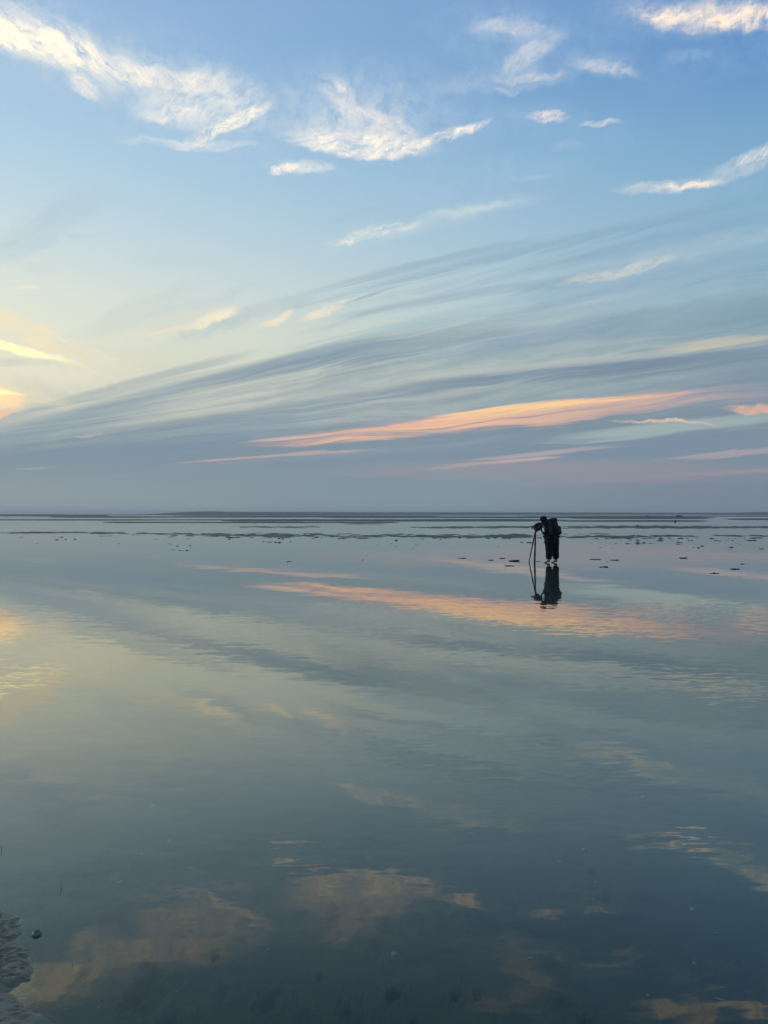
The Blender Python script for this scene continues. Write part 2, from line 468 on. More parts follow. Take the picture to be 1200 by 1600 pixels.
sun_d = bpy.data.lights.new('sun', 'SUN')
sun_d.energy = 0.8
sun_d.angle = rad(6)
sun_d.color = (1.0, 0.72, 0.48)
sun = bpy.data.objects.new('sun', sun_d)
sdir = Vector((sin(rad(SUN_AZ)) * cos(rad(SUN_EL)), cos(rad(SUN_AZ)) * cos(rad(SUN_EL)), sin(rad(SUN_EL))))
sun.rotation_euler = sdir.to_track_quat('Z', 'Y').to_euler()
sun.location = sdir * 50
COL.objects.link(sun)
#@@GEOM

# ------------------------------------------------------------------ object helpers
def link(o, parent=None):
    COL.objects.link(o)
    if parent is not None:
        o.parent = parent
    return o


def tag(o, label=None, cat=None, group=None, kind=None):
    for k, v in (('label', label), ('category', cat), ('group', group), ('kind', kind)):
        if v:
            o[k] = v
    return o


def empty(name, loc, label, cat, group=None, rz=0.0):
    o = bpy.data.objects.new(name, None)
    o.location = loc
    o.rotation_euler = (0, 0, rz)
    o.empty_display_size = 0.2
    return tag(link(o), label, cat, group)


def mesh_obj(name, verts, faces, mat, parent=None, smooth=True):
    me = bpy.data.meshes.new(name)
    me.from_pydata([tuple(v) for v in verts], [], faces)
    if mat:
        me.materials.append(mat)
    if smooth:
        me.polygons.foreach_set('use_smooth', [True] * len(me.polygons))
    me.update()
    return link(bpy.data.objects.new(name, me), parent)


def bm_obj(name, bm, mat, parent=None, smooth=True):
    me = bpy.data.meshes.new(name)
    bmesh.ops.recalc_face_normals(bm, faces=bm.faces)
    bm.to_mesh(me)
    bm.free()
    me.materials.append(mat)
    if smooth:
        me.polygons.foreach_set('use_smooth', [True] * len(me.polygons))
    return link(bpy.data.objects.new(name, me), parent)


def grid_mesh(name, P, mat, wrap=False):
    """P: rows x cols x 3 array of points."""
    R, C = P.shape[:2]
    idx = np.arange(R * C).reshape(R, C)
    if wrap:
        a, b = idx[:-1], idx[1:]
        q = np.stack([a, np.roll(a, -1, 1), np.roll(b, -1, 1), b], -1).reshape(-1, 4)
    else:
        q = np.stack([idx[:-1, :-1], idx[:-1, 1:], idx[1:, 1:], idx[1:, :-1]], -1).reshape(-1, 4)
    me = bpy.data.meshes.new(name)
    me.vertices.add(R * C)
    me.vertices.foreach_set('co', P.reshape(-1).astype(np.float32))
    me.loops.add(q.size)
    me.loops.foreach_set('vertex_index', q.reshape(-1).astype(np.int32))
    me.polygons.add(len(q))
    me.polygons.foreach_set('loop_start', np.arange(0, q.size, 4, dtype=np.int32))
    me.polygons.foreach_set('use_smooth', np.ones(len(q), bool))
    me.update(calc_edges=True)
    me.materials.append(mat)
    return link(bpy.data.objects.new(name, me))


def _hash(ix, iy, seed):
    h = (ix.astype(np.int64) * 374761393 + iy.astype(np.int64) * 668265263 + seed * 974711) & 0x7fffffff
    h = ((h ^ (h >> 13)) * 1274126177) & 0x7fffffff
    return ((h ^ (h >> 16)) & 0xffff) / 65535.0


def vnoise(x, y, seed=0):
    ix, iy = np.floor(x), np.floor(y)
    fx_, fy_ = x - ix, y - iy
    ux, uy = fx_ ** 3 * (fx_ * (fx_ * 6 - 15) + 10), fy_ ** 3 * (fy_ * (fy_ * 6 - 15) + 10)
    a, b = _hash(ix, iy, seed), _hash(ix + 1, iy, seed)
    c, d = _hash(ix, iy + 1, seed), _hash(ix + 1, iy + 1, seed)
    return (a + (b - a) * ux) * (1 - uy) + (c + (d - c) * ux) * uy - 0.5


def fbm(x, y, seed=0, octs=4, gain=0.5):
    out, amp, tot = 0.0, 1.0, 0.0
    for i in range(octs):
        ca, sa = cos(0.5 * i), sin(0.5 * i)
        out = out + amp * vnoise((x * ca - y * sa) * 2 ** i + 17.3 * i, (x * sa + y * ca) * 2 ** i - 9.1 * i, seed + i)
        tot += amp
        amp *= gain
    return out / tot * 2.0          # about -1..1


def sstep(a, b, x):
    t = np.clip((x - a) / (b - a), 0, 1)
    return t * t * (3 - 2 * t)


def ground(px, py):
    """The point of the flat that this photo position looks at."""
    D = CAM_H * F_MM / (py - 803.0)
    return (px - 600.0) / F_MM * D, D


# ------------------------------------------------------------------ materials
def material(name):
    m = bpy.data.materials.new(name)
    m.use_nodes = True
    t = m.node_tree
    return m, t, t.nodes['Principled BSDF']


def simple(name, col, rough=0.6, spec=0.4, var=0.25, scale=30.0, metal=0.0, bump=0.0):
    m, t, b = material(name)
    co = t.nodes.new('ShaderNodeTexCoord')
    n = noise(t, co.outputs['Object'], scale, 4, 0.6, dims='3D')
    dark, light = [c * (1 - var) for c in col], [c * (1 + var) for c in col]
    t.links.new(mixc(t, n.smooth(0.3, 0.7), dark, light), b.inputs['Base Color'])
    b.inputs['Roughness'].default_value = rough
    b.inputs['Specular IOR Level'].default_value = spec
    b.inputs['Metallic'].default_value = metal
    if bump:
        bp = t.nodes.new('ShaderNodeBump')
        bp.inputs['Distance'].default_value = bump
        t.links.new(n.s, bp.inputs['Height'])
        t.links.new(bp.outputs[0], b.inputs['Normal'])
    return m


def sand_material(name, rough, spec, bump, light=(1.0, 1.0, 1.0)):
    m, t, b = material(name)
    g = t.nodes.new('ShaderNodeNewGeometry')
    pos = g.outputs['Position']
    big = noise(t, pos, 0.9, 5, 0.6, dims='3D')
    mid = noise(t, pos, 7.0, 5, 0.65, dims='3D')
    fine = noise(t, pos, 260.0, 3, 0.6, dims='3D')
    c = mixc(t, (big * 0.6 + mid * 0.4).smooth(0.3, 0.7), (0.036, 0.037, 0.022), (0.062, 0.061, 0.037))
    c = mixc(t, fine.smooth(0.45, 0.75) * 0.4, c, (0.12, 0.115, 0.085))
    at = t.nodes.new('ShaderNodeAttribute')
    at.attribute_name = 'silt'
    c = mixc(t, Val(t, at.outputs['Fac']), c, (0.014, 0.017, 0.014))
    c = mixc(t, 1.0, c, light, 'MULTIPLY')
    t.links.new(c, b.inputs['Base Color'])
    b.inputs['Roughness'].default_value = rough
    b.inputs['Specular IOR Level'].default_value = spec
    bp = t.nodes.new('ShaderNodeBump')
    bp.inputs['Distance'].default_value = bump
    t.links.new((fine * 0.4 + mid).s, bp.inputs['Height'])
    t.links.new(bp.outputs[0], b.inputs['Normal'])
    return m


def water_material():
    m, t, b = material('shallow_sea_water')
    t.nodes.remove(b)
    out = t.nodes['Material Output']
    g = t.nodes.new('ShaderNodeNewGeometry')
    s = t.nodes.new('ShaderNodeSeparateXYZ')
    t.links.new(g.outputs['Position'], s.inputs[0])
    x, y = Val(t, s.outputs[0]), Val(t, s.outputs[1])
    r = (x * x + y * y).power(0.5)

    def slopes(sx, sy, det, off):
        v = xyz(t, x * sx + off, y * sy + off * 0.7)
        ss = t.nodes.new('ShaderNodeSeparateXYZ')
        t.links.new(noise(t, v, 1.0, det, 0.55, color=True), ss.inputs[0])
        return Val(t, ss.outputs[0]) - 0.5, Val(t, ss.outputs[1]) - 0.5
    patch = noise(t, xyz(t, x * 0.09 + y * 0.05, y * 0.16), 1.0, 3, 0.55).smooth(0.36, 0.66)
    patch2 = noise(t, xyz(t, x * 0.5 + 7.0, y * 0.9 - x * 0.2), 1.0, 3, 0.6).smooth(0.42, 0.62)
    # a breath of wind roughens the middle distance; the pool beyond lies still
    zone = r.smooth(5.0, 8.5) * r.smooth(15.5, 12.0)
    amp = (zone * 1.3 + 0.14) * (patch * 0.9 + 0.25)
    near = r.smooth(8.0, 4.0) * (patch2 * 0.6 + 0.22)
    a1, b1 = slopes(1.6, 6.5, 2, 3.3)
    a2, b2 = slopes(5.0, 19.0, 2, 8.1)
    a3, b3 = slopes(0.35, 1.3, 2, 14.9)
    amp1 = amp * 0.045 + near * 0.026
    amp2 = amp * 0.050 + near * 0.036
    nx = a1 * amp1 + a2 * amp2 * 0.6 + a3 * 0.002
    ny = b1 * amp1 + b2 * amp2 + b3 * 0.006
    nv = t.nodes.new('ShaderNodeVectorMath')
    nv.operation = 'NORMALIZE'
    t.links.new(xyz(t, nx, ny, 1.0), nv.inputs[0])
    lw = t.nodes.new('ShaderNodeLayerWeight')
    lw.inputs['Blend'].default_value = 0.5
    t.links.new(nv.outputs[0], lw.inputs['Normal'])
    facing = Val(t, lw.outputs['Facing'])
    refl = (facing.power(3.2) * 1.03 - 0.024).maxi(0.02).mini(0.995)
    tr = t.nodes.new('ShaderNodeBsdfTransparent')
    tr.inputs['Color'].default_value = (0.82, 0.92, 0.86, 1)
    gl = t.nodes.new('ShaderNodeBsdfGlossy')
    gl.inputs['Roughness'].default_value = 0.0
    gl.inputs['Color'].default_value = (1.0, 0.985, 0.92, 1)
    t.links.new(nv.outputs[0], gl.inputs['Normal'])
    mx = t.nodes.new('ShaderNodeMixShader')
    t.links.new(refl.s, mx.inputs[0])
    t.links.new(tr.outputs[0], mx.inputs[1])
    t.links.new(gl.outputs[0], mx.inputs[2])
    t.links.new(mx.outputs[0], out.inputs['Surface'])
    return m


M_BED = sand_material('wet_tidal_sand', 0.6, 0.28, 0.004)
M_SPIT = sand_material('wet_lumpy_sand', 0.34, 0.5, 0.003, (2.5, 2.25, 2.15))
M_WATER = water_material()
M_LAND = simple('distant_wooded_land', (0.035, 0.050, 0.040), 0.9, 0.1, 0.3, 0.01)
M_SHELL = simple('bleached_shell', (0.24, 0.24, 0.21), 0.5, 0.3, 0.2, 60)
M_DARKSHELL = simple('dark_shell', (0.03, 0.035, 0.04), 0.45, 0.4, 0.3, 60)
M_WEED = simple('wet_seaweed', (0.012, 0.014, 0.010), 0.45, 0.4, 0.4, 25)
M_MUD = simple('wet_mud_lump', (0.13, 0.13, 0.11), 0.4, 0.45, 0.3, 40, bump=0.006)
M_SKIN = simple('skin', (0.22, 0.145, 0.11), 0.5, 0.35, 0.08, 12)
M_JACKET = simple('dark_navy_jacket', (0.010, 0.013, 0.020), 0.75, 0.2, 0.3, 14, bump=0.004)
M_SLEEVE = simple('olive_brown_cloth', (0.030, 0.028, 0.016), 0.8, 0.2, 0.4, 14)
M_TROUSER = simple('black_trousers', (0.008, 0.010, 0.014), 0.8, 0.2, 0.3, 10, bump=0.005)
M_PACK = simple('black_nylon', (0.005, 0.006, 0.009), 0.7, 0.25, 0.3, 20, bump=0.003)
M_HAIR = simple('dark_knit_hood', (0.012, 0.014, 0.012), 0.85, 0.15, 0.3, 40, bump=0.004)
M_BLACK = simple('black_plastic', (0.010, 0.010, 0.011), 0.45, 0.4, 0.2, 40)
M_CARBON = simple('black_tripod_metal', (0.012, 0.012, 0.013), 0.4, 0.5, 0.2, 40)
M_RUBBER = simple('black_rubber', (0.012, 0.012, 0.012), 0.85, 0.2, 0.2, 40)
M_GLASS = simple('lens_glass', (0.01, 0.012, 0.02), 0.05, 0.8, 0.1, 40)
M_EYE = simple('eye_white', (0.6, 0.6, 0.58), 0.2, 0.5, 0.05, 40)

# ------------------------------------------------------------------ the tidal flat
NEAR_BED = -0.030
BARS = [  # photo row, half height in rows, from, to (photo columns): where sand stands just clear of the water
    (804.6, 0.9, -900, 120), (805.6, 0.9, -900, 180), (804.3, 0.35, 100, 640), (807.4, 0.9, 70, 700), (808.3, 0.9, 480, 1130),
    (806.6, 0.35, 800, 2200), (809.6, 0.8, 880, 1120), (812.2, 0.8, -900, 460), (812.8, 1.5, 330, 900), (814.0, 1.0, 860, 1120),
    (816.2, 0.9, 150, 640), (818.4, 0.6, 520, 620), (823.2, 1.0, 360, 520), (823.6, 1.3, 640, 880), (824.0, 1.5, 860, 2200),
    (834.2, 1.4, 190, 330), (836.2, 2.6, 250, 500), (835.6, 2.2, 440, 560), (837.0, 3.0, 500, 740), (837.2, 2.2, 700, 860),
    (834.6, 0.7, 895, 965), (839.0, 1.6, 860, 1020), (838.0, 1.2, 1000, 1110), (837.2, 1.3, 1110, 2000),
    (811.0, 1.2, 1120, 2200), (832.5, 1.1, 0, 210)]
PITS = [(225, 1541, 26, 1.0), (208, 1549, 10, 0.8), (417, 1556, 13, 0.9), (610, 1543, 9, 1.0), (621, 1541, 7, 0.9),
        (712, 1542, 8, 1.0), (746, 1541, 6, 0.9), (543, 1570, 12, 0.7), (646, 1588, 9, 1.0), (560, 1590, 12, 0.5),
        (915, 1590, 9, 0.9), (262, 1590, 14, 0.8), (500, 1514, 4, 0.8), (590, 1468, 14, 0.45), (880, 1552, 18, 0.4),
        (150, 1350, 26, 0.45), (165, 1362, 12, 0.5), (75, 1390, 20, 0.45), (130, 1365, 8, 0.5), (168, 1325, 8, 0.4),
        (155, 1247, 10, 0.4), (925, 1352, 6, 0.6), (803, 1403, 9, 0.5), (945, 1394, 7, 0.8), (1155, 1492, 7, 0.6),
        (336, 1484, 6, 0.8), (288, 1473, 5, 0.8), (230, 1492, 8, 0.7), (160, 1429, 5, 0.6), (1100, 1510, 14, 0.35),
        (700, 1425, 16, 0.4), (480, 1585, 18, 0.4), (300, 1520, 30, 0.3), (350, 1540, 12, 0.5), (820, 1580, 20, 0.3)]


def bed_height(x, y):
    r = np.hypot(x, y)
    front = np.clip(y, 0.5, None)
    py = 803.0 + CAM_H * F_MM / front
    px = 600.0 + F_MM * x / front
    ahead = (y > 2.0)
    z = NEAR_BED + 0.006 * fbm(x * 0.8, y * 0.8, 3, 4) + 0.0025 * fbm(x * 9, y * 9, 8, 3)
    silt = 0.55 * sstep(0.10, 0.6, fbm(x * 2.2, y * 3.5, 71, 5, 0.6)) * (r < 12)
    for (cx, cy, rp, k) in PITS:
        gx, gy = ground(cx, cy)
        m = np.where((np.abs(x - gx) < 0.4) & (np.abs(y - gy) < 0.6))
        R = rp / F_MM * gy
        d = np.hypot(x[m] - gx, (y[m] - gy) * 0.62) / R
        d = d * (1 + 0.9 * fbm(x[m] / R * 1.1, y[m] / R * 0.7, int(cx), 4, 0.6)) + 0.25 * fbm(x[m] / R * 4, y[m] / R * 3, int(cx) + 7, 3)
        z[m] += k * 0.016 * (-np.exp(-d ** 2 * 1.3) + 0.35 * np.exp(-(d - 1.5) ** 2 * 5))
        silt[m] = np.maximum(silt[m], np.clip(1.4 * k * np.exp(-np.abs(d) ** 3.5 * 1.1), 0, 1) * 0.8)
    # rising ground beyond the pool, broken into bars
    far = sstep(24, 40, r)
    z = z + far * 0.010
    scale = np.clip(r / 25.0, 1.0, 40.0)
    n_long = fbm(x / (4.0 * scale), y / (0.9 * scale), 21, 5, 0.55)
    wob = fbm(x / (9.0 * scale), y / 400.0, 33, 3)
    bar = np.zeros_like(x)
    broken = np.clip(fbm(x / 1.6, y / 1.9, 63, 5, 0.6), -1, 0.6)
    for (c, h, x0, x1) in BARS:
        h = h * (1.55 if c < 826 else 1.3)
        f = np.exp(-((py - c - wob * h * 0.6) / h) ** 2)
        fade = 50.0
        f *= sstep(x0 - fade * .5, x0 + fade, px) * sstep(x1 + fade * .5, x1 - fade, px)
        bar = np.maximum(bar, f * (1.0 if c < 826 else 1.0 + 0.75 * broken))
    z = z + ahead * bar * (0.042 + 0.020 * n_long)
    # little clumps and ripple crests that just break the surface, py about 838..895
    zone = sstep(18.5, 22.5, r) * sstep(70, 52, r)
    patchy = fbm(x / 3.2, y / 2.2, 45, 3)
    crumbs = fbm(x / 0.36, y / 0.75, 57, 4, 0.6)
    right = sstep(300, 900, px) * 0.10
    z = z + zone * np.clip(crumbs + 0.45 * patchy + right - 0.57 - 0.19 * sstep(44, 26, r), 0, 1) * 0.22
    speck = fbm(x / 0.7, y / 1.6, 81, 4, 0.65)
    z = z + sstep(0.02, 0.3, bar) * (r < 110) * np.clip(speck - 0.12, -0.25, 0.5) * 0.06
    return np.minimum(z, 0.05), silt


fine_a = np.radians(np.arange(-33.0, 33.001, 0.1))
coarse_a = np.radians(np.arange(36.0, 325.0, 3.0))
ang = np.concatenate([fine_a, coarse_a])
rr = [0.25, 0.5, 0.75]
v = 1.0
while v < 15000:
    rr.append(v)
    v *= 1.007 if v < 10 else (1.005 if v < 80 else 1.012)
rr = np.array(rr + [15500.0])
RR, AA = np.meshgrid(rr, ang, indexing='ij')
X, Y = RR * np.sin(AA), RR * np.cos(AA)
Z, S = bed_height(X, Y)
bed = grid_mesh('sand_flat', np.stack([X, Y, Z], -1), M_BED, wrap=True)
att = bed.data.attributes.new('silt', 'FLOAT', 'POINT')
att.data.foreach_set('value', S.reshape(-1).astype(np.float32))
tag(bed, kind='structure')

water = mesh_obj('water', [(-15000, -15000, 0), (15000, -15000, 0), (15000, 15000, 0), (-15000, 15000, 0)],
                 [(0, 1, 2, 3)], M_WATER, smooth=False)
tag(water, kind='structure')

# ------------------------------------------------------------------ sand spit in the near left corner
EDGE = [(-200, 1412), (0, 1421), (20, 1424), (36, 1434), (34, 1446), (40, 1456), (32, 1466), (46, 1482), (47, 1500), (52, 1518),
        (50, 1530), (58, 1545), (44, 1551), (38, 1558), (46, 1570), (58, 1577), (82, 1590), (74, 1598), (60, 1606), (110, 1640),
        (150, 1700)]
poly = np.array([ground(a, b) for a, b in EDGE])
poly = np.vstack([poly, [(-2.6, 1.4), (-3.2, 3.0)]])
xs, ys = np.arange(-2.1, -0.72, 0.0045), np.arange(1.75, 3.2, 0.0055)
GX, GY = np.meshgrid(xs, ys)


def signed_dist(px_, py_, pts):
    d2 = np.full(px_.shape, 1e9)
    inside = np.zeros(px_.shape, bool)
    n = len(pts)
    for i in range(n):
        ax, ay = pts[i]
        bx, by = pts[(i + 1) % n]
        ex, ey = bx - ax, by - ay
        t_ = np.clip(((px_ - ax) * ex + (py_ - ay) * ey) / (ex * ex + ey * ey), 0, 1)
        d2 = np.minimum(d2, (px_ - ax - t_ * ex) ** 2 + (py_ - ay - t_ * ey) ** 2)
        cross = ((ay > py_) != (by > py_)) & (px_ < (bx - ax) * (py_ - ay) / (by - ay + 1e-12) + ax)
        inside ^= cross
    return np.sqrt(d2) * np.where(inside, 1, -1)


wx, wy = GX + 0.02 * fbm(GX * 14, GY * 14, 5, 3), GY + 0.02 * fbm(GX * 14, GY * 14, 6, 3)
sd = signed_dist(wx, wy, poly)
lump = fbm(wx * 20 + wy * 9, wy * 36 - wx * 10, 91, 3, 0.55)
ridge = 1 - np.abs(fbm(wx * 26 + wy * 12, wy * 66 - wx * 22, 97, 3, 0.6)) * 2.2
hz_ = np.where(sd > 0, -0.003 + 0.022 * (1 - np.exp(-sd / 0.07)), sd * 1.6 - 0.003)
amp_ = sstep(-0.02, 0.03, sd)
lumpy = 0.5 + 0.5 * sstep(-0.3, 0.4, fbm(GX * 4, GY * 5, 15, 2))
GZ = hz_ + amp_ * lumpy * (0.0035 * lump + 0.0055 * ridge)
# the dark hollow and the little lip by the water
hx, hy = ground(34, 1546)
GZ -= 0.020 * np.exp(-(((GX - hx) / 0.045) ** 2 + ((GY - hy) / 0.035) ** 2))
hx, hy = ground(68, 1592)
GZ -= 0.018 * np.exp(-(((GX - hx - 0.4 * (GY - hy)) / 0.07) ** 2 + ((GY - hy) / 0.018) ** 2))
GZ = np.maximum(GZ, -0.055)
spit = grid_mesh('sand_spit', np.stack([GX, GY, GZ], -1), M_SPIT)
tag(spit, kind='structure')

# ------------------------------------------------------------------ far shores
def shore(name, label, D, pts, depth, seed):
    """A long low wooded rise: pts are (photo column, rows above the waterline)."""
    pxs = np.array([p[0] for p in pts], float)
    hs = np.array([p[1] for p in pts], float)
    cols = np.linspace(pxs[0], pxs[-1], 500)
    h = np.interp(cols, pxs, hs) * D / F_MM
    x = (cols - 600.0) / F_MM * D
    h = h * (1 + 0.10 * fbm(x / 900.0, x * 0, seed, 4)) + 0.04 * h * fbm(x / 70.0, x * 0, seed + 5, 3)
    prof = [(-1.0, -0.02), (-0.9, 0.35), (-0.6, 0.75), (-0.25, 0.95), (0.0, 1.0), (0.5, 0.8), (1.0, -0.02)]
    P = np.zeros((len(prof), len(cols), 3))
    for i, (a, b) in enumerate(prof):
        P[i, :, 0] = x
        P[i, :, 1] = D + a * depth + 60 * fbm(x / 500.0, x * 0 + i, seed + 9, 3)
        P[i, :, 2] = h * b - 0.5 * (b < 0)
    o = grid_mesh(name, P, M_LAND)
    return tag(o, kind='structure')


shore('hills', '', 9000.0, [(262, 0.0), (274, 2.2), (290, 3.2), (318, 4.3), (340, 4.4), (365, 3.6), (420, 3.4), (500, 3.0),
                            (600, 2.8), (900, 2.6), (1000, 2.4), (1100, 2.2), (1400, 2.0), (2200, 1.6)], 700, 4)
shore('hills', '', 8200.0, [(212, 0.0), (225, 0.35), (262, 0.6), (285, 0.0)], 200, 14)
shore('hills', '', 7000.0, [(1090, 0.0), (1125, 1.6), (1150, 2.3), (1180, 3.2), (1240, 3.4), (1600, 4.0), (2000, 3.0)], 500, 24)


# ------------------------------------------------------------------ clumps of weed on the flat
def strand(bm, p0, d, L, w, h, seed):
    """One thick bent ribbon of weed."""
    rnd = random.Random(seed)
    n = 6
    rings = []
    p = Vector(p0)
    d = Vector(d).normalized()
    for i in range(n):
        t = i / (n - 1)
        ww, hh = w * (1 - t) ** 0.6 + 0.004, h * (1 - t) ** 0.5 + 0.003
        side = Vector((-d.y, d.x, 0)).normalized()
        ring = [bm.verts.new(p + side * (ww * cos(a)) + Vector((0, 0, max(hh * sin(a) + hh * 0.6, -0.02))))
                for a in [k * pi / 3 for k in range(6)]]
        rings.append(ring)
        d = (d + Vector((rnd.uniform(-.6, .6), rnd.uniform(-.6, .6), rnd.uniform(-.15, .1)))).normalized()
        p = p + d * (L / n)
        p.z = max(p.z, -0.01)
    for a, b in zip(rings, rings[1:]):
        for k in range(6):
            bm.faces.new((a[k], a[(k + 1) % 6], b[(k + 1) % 6], b[k]))
    bm.faces.new(rings[0][::-1])
    bm.faces.new(rings[-1])


def seaweed(px, py, wpx, hpx, label, seed, spike=0.0):
    gx, gy = ground(px, py)
    w, h = wpx / F_MM * gy, hpx / F_MM * gy
    rnd = random.Random(seed)
    bm = bmesh.new()
    for k in range(11):
        a = rnd.uniform(0, 2 * pi)
        u = rnd.uniform(-0.5, 0.5)
        strand(bm, (u * w * 0.7, rnd.uniform(-.18, .18) * w, 0.0), (cos(a) * 1.6, sin(a) * .5, 0.05), w * rnd.uniform(.3, .5),
               w * rnd.uniform(.05, .09), h * rnd.uniform(.25, .6) * (1 - abs(u)), seed * 50 + k)
    if spike:
        strand(bm, (w * 0.28, 0, 0.0), (0.35, 0, 1.0), spike * h, 0.02, 0.02, seed + 3)
    o = bm_obj('seaweed_clump', bm, M_WEED)
    o.location = (gx, gy, 0.0)
    return tag(o, label, 'seaweed', 'dark weed clumps on the wet sand')


WEED = [(803, 876.6, 20, 2.4, 'largest dark seaweed clump, with an upright tip, left of the tripod', 1, 1.0),
        (795, 884.3, 14, 1.3, 'thin dark seaweed strip nearer the camera than the big clump by the tripod', 2, 0),
        (767, 875.3, 8, 1.2, 'small dark seaweed scrap farthest left in the row beside the tripod', 3, 0),
        (785, 872.4, 12, 0.7, 'faint thin line of weed just beyond the big clump left of the tripod', 4, 0),
        (944, 886.0, 15, 1.6, 'dark seaweed clump lying alone right of the person, nearest the camera there', 5, 0),
        (930, 874.2, 16, 1.1, 'flat seaweed strip right of the person, left one of a pair', 6, 0),
        (960, 875.2, 20, 0.9, 'longer flat seaweed strip right of the person, right one of a pair', 7, 0),
        (1066, 872.0, 16, 1.4, 'dark seaweed patch well right of the person, about level with the feet', 8, 0),
        (1150, 889.4, 17, 1.8, 'biggest dark seaweed clump near the right edge of the picture', 9, 0),
        (1161, 881.4, 6, 1.2, 'small seaweed tuft just beyond the big clump at the right edge', 10, 0),
        (1116, 896.0, 12, 0.9, 'nearest thin scrap of weed towards the right edge of the picture', 11, 0),
        (722, 872.2, 13, 0.8, 'low dark weed line on the sand midway across, left of all other clumps', 12, 0),
        (840.5, 877.6, 8, 0.6, 'little weed scrap lying beside the nearer tripod leg', 13, 0)]
for w in WEED:
    seaweed(*w)


def lump_obj(name, px, py, wpx, hpx, label, cat, group, mat, seed, squash=0.6, sub=3):
    gx, gy = ground(px, py)
    w, h = wpx / F_MM * gy, hpx / F_MM * gy
    bm = bmesh.new()
    bmesh.ops.create_icosphere(bm, subdivisions=sub, radius=1.0)
    for v_ in bm.verts:
        a = np.array([v_.co.x * 1.7 + seed]), np.array([v_.co.y * 1.7 + v_.co.z])
        k = 1 + 0.35 * float(fbm(a[0], a[1], seed, 3)[0])
        v_.co = Vector((v_.co.x * w / 2 * k, v_.co.y * w / 2 * squash * k, max(v_.co.z, -0.25) * h * k))
    o = bm_obj(name, bm, mat)
    o.location = (gx, gy, 0.0)
    return tag(o, label, cat, group)


FAR = 'low dark lumps on the distant flats'
lump_obj('rock', 1061, 806.7, 11, 1.6, 'widest dark low rock on the far flats, near the waterline at right', 'rock', FAR, M_WEED, 5)
lump_obj('rock', 1011, 806.6, 5, 1.0, 'small dark rock left of the widest one on the far waterline', 'rock', FAR, M_WEED, 7)
lump_obj('rock', 996, 822.4, 5, 1.7, 'small dark rock on the edge of the sandbar behind and right of the person', 'rock', FAR, M_WEED, 9)
lump_obj('rock', 1055, 815.4, 2.4, 2.4, 'tiny upright dark rock between two sandbars in the right distance', 'rock', FAR, M_WEED, 11)
lump_obj('rock', 358, 842.4, 4, 0.9, 'leftmost small dark rock before the broken sandbar', 'rock', FAR, M_WEED, 13)
lump_obj('rock', 436, 841.6, 5, 0.9, 'small dark rock before the broken sandbar, right of the leftmost', 'rock', FAR, M_WEED, 15)
lump_obj('mud_lump', 58, 1459, 15, 7, 'small wet sand lump standing alone in the water beside the sandy corner', 'sand lump', None, M_MUD, 3, 0.9)
lump_obj('mud_lump', 5, 1454, 22, 6, 'pale wet sand lump on the sandy corner at the left edge', 'sand lump', None, M_MUD, 21, 0.7)


# ------------------------------------------------------------------ shells and bits on the bed near the camera
def shell(px, py, wpx, label, seed, kind='cockle', mat=None, z=None):
    gx, gy = ground(px, py)
    z = NEAR_BED + 0.002 if z is None else z
    k = (CAM_H - z) / CAM_H                              # the bed lies a little below the water: keep it where it is seen
    gx, gy = gx * k, gy * k
    w = 0.72 * wpx / F_MM * gy
    rnd = random.Random(seed)
    verts, faces = [], []
    if kind == 'cockle':                                 # a ribbed half shell with a rim and a beak
        R, A = 5, 17
        for i in range(R + 1):
            t = i / R
            for j in range(A):
                a = -0.15 + (pi + 0.3) * j / (A - 1)
                rib = 1 + 0.05 * (j % 2) * t
                x_, y_ = 0.5 * t * cos(a) * rib, (0.72 * t * sin(a) * rib - 0.3)
                z_ = 0.26 * (1 - t ** 2) ** 0.6 + 0.02 * (j % 2) * t
                verts.append((x_ * w, y_ * w, z_ * w))
        n0 = len(verts)
        verts += [(a_, b_, c_ - 0.05 * w) for a_, b_, c_ in verts[:n0]]
        for base, flip in ((0, False), (n0, True)):
            for i in range(R):
                for j in range(A - 1):
                    q_ = (base + i * A + j, base + i * A + j + 1, base + (i + 1) * A + j + 1, base + (i + 1) * A + j)
                    faces.append(q_[::-1] if flip else q_)
        for j in range(A - 1):
            faces.append((R * A + j, R * A + j + 1, n0 + R * A + j + 1, n0 + R * A + j))
    else:                                                # a long narrow gutter-shaped half shell
        N, A = 9, 7
        for i in range(N):
            t = i / (N - 1) - 0.5
            ww = 0.11 * (1 - (2 * abs(t)) ** 6 * 0.6)
            for j in range(A):
                a = pi * j / (A - 1)
                verts.append((t * w, ww * w * cos(a) + 0.05 * w * (4 * t * t), 0.09 * w * sin(a)))
        n0 = len(verts)
        verts += [(a_, b_, c_ - 0.03 * w) for a_, b_, c_ in verts[:n0]]
        for base in (0, n0):
            for i in range(N - 1):
                for j in range(A - 1):
                    q_ = (base + i * A + j, base + i * A + j + 1, base + (i + 1) * A + j + 1, base + (i + 1) * A + j)
                    faces.append(q_ if base == 0 else q_[::-1])
    o = mesh_obj('shell', verts, faces, mat or M_SHELL)
    o.location = (gx, gy, z)
    o.rotation_euler = (rnd.uniform(-.25, .25), rnd.uniform(-.2, .2), {'razor': seed * 0.01}.get(kind, rnd.uniform(0, 6.28)))
    return tag(o, label, 'shell', 'shells in the shallow water')


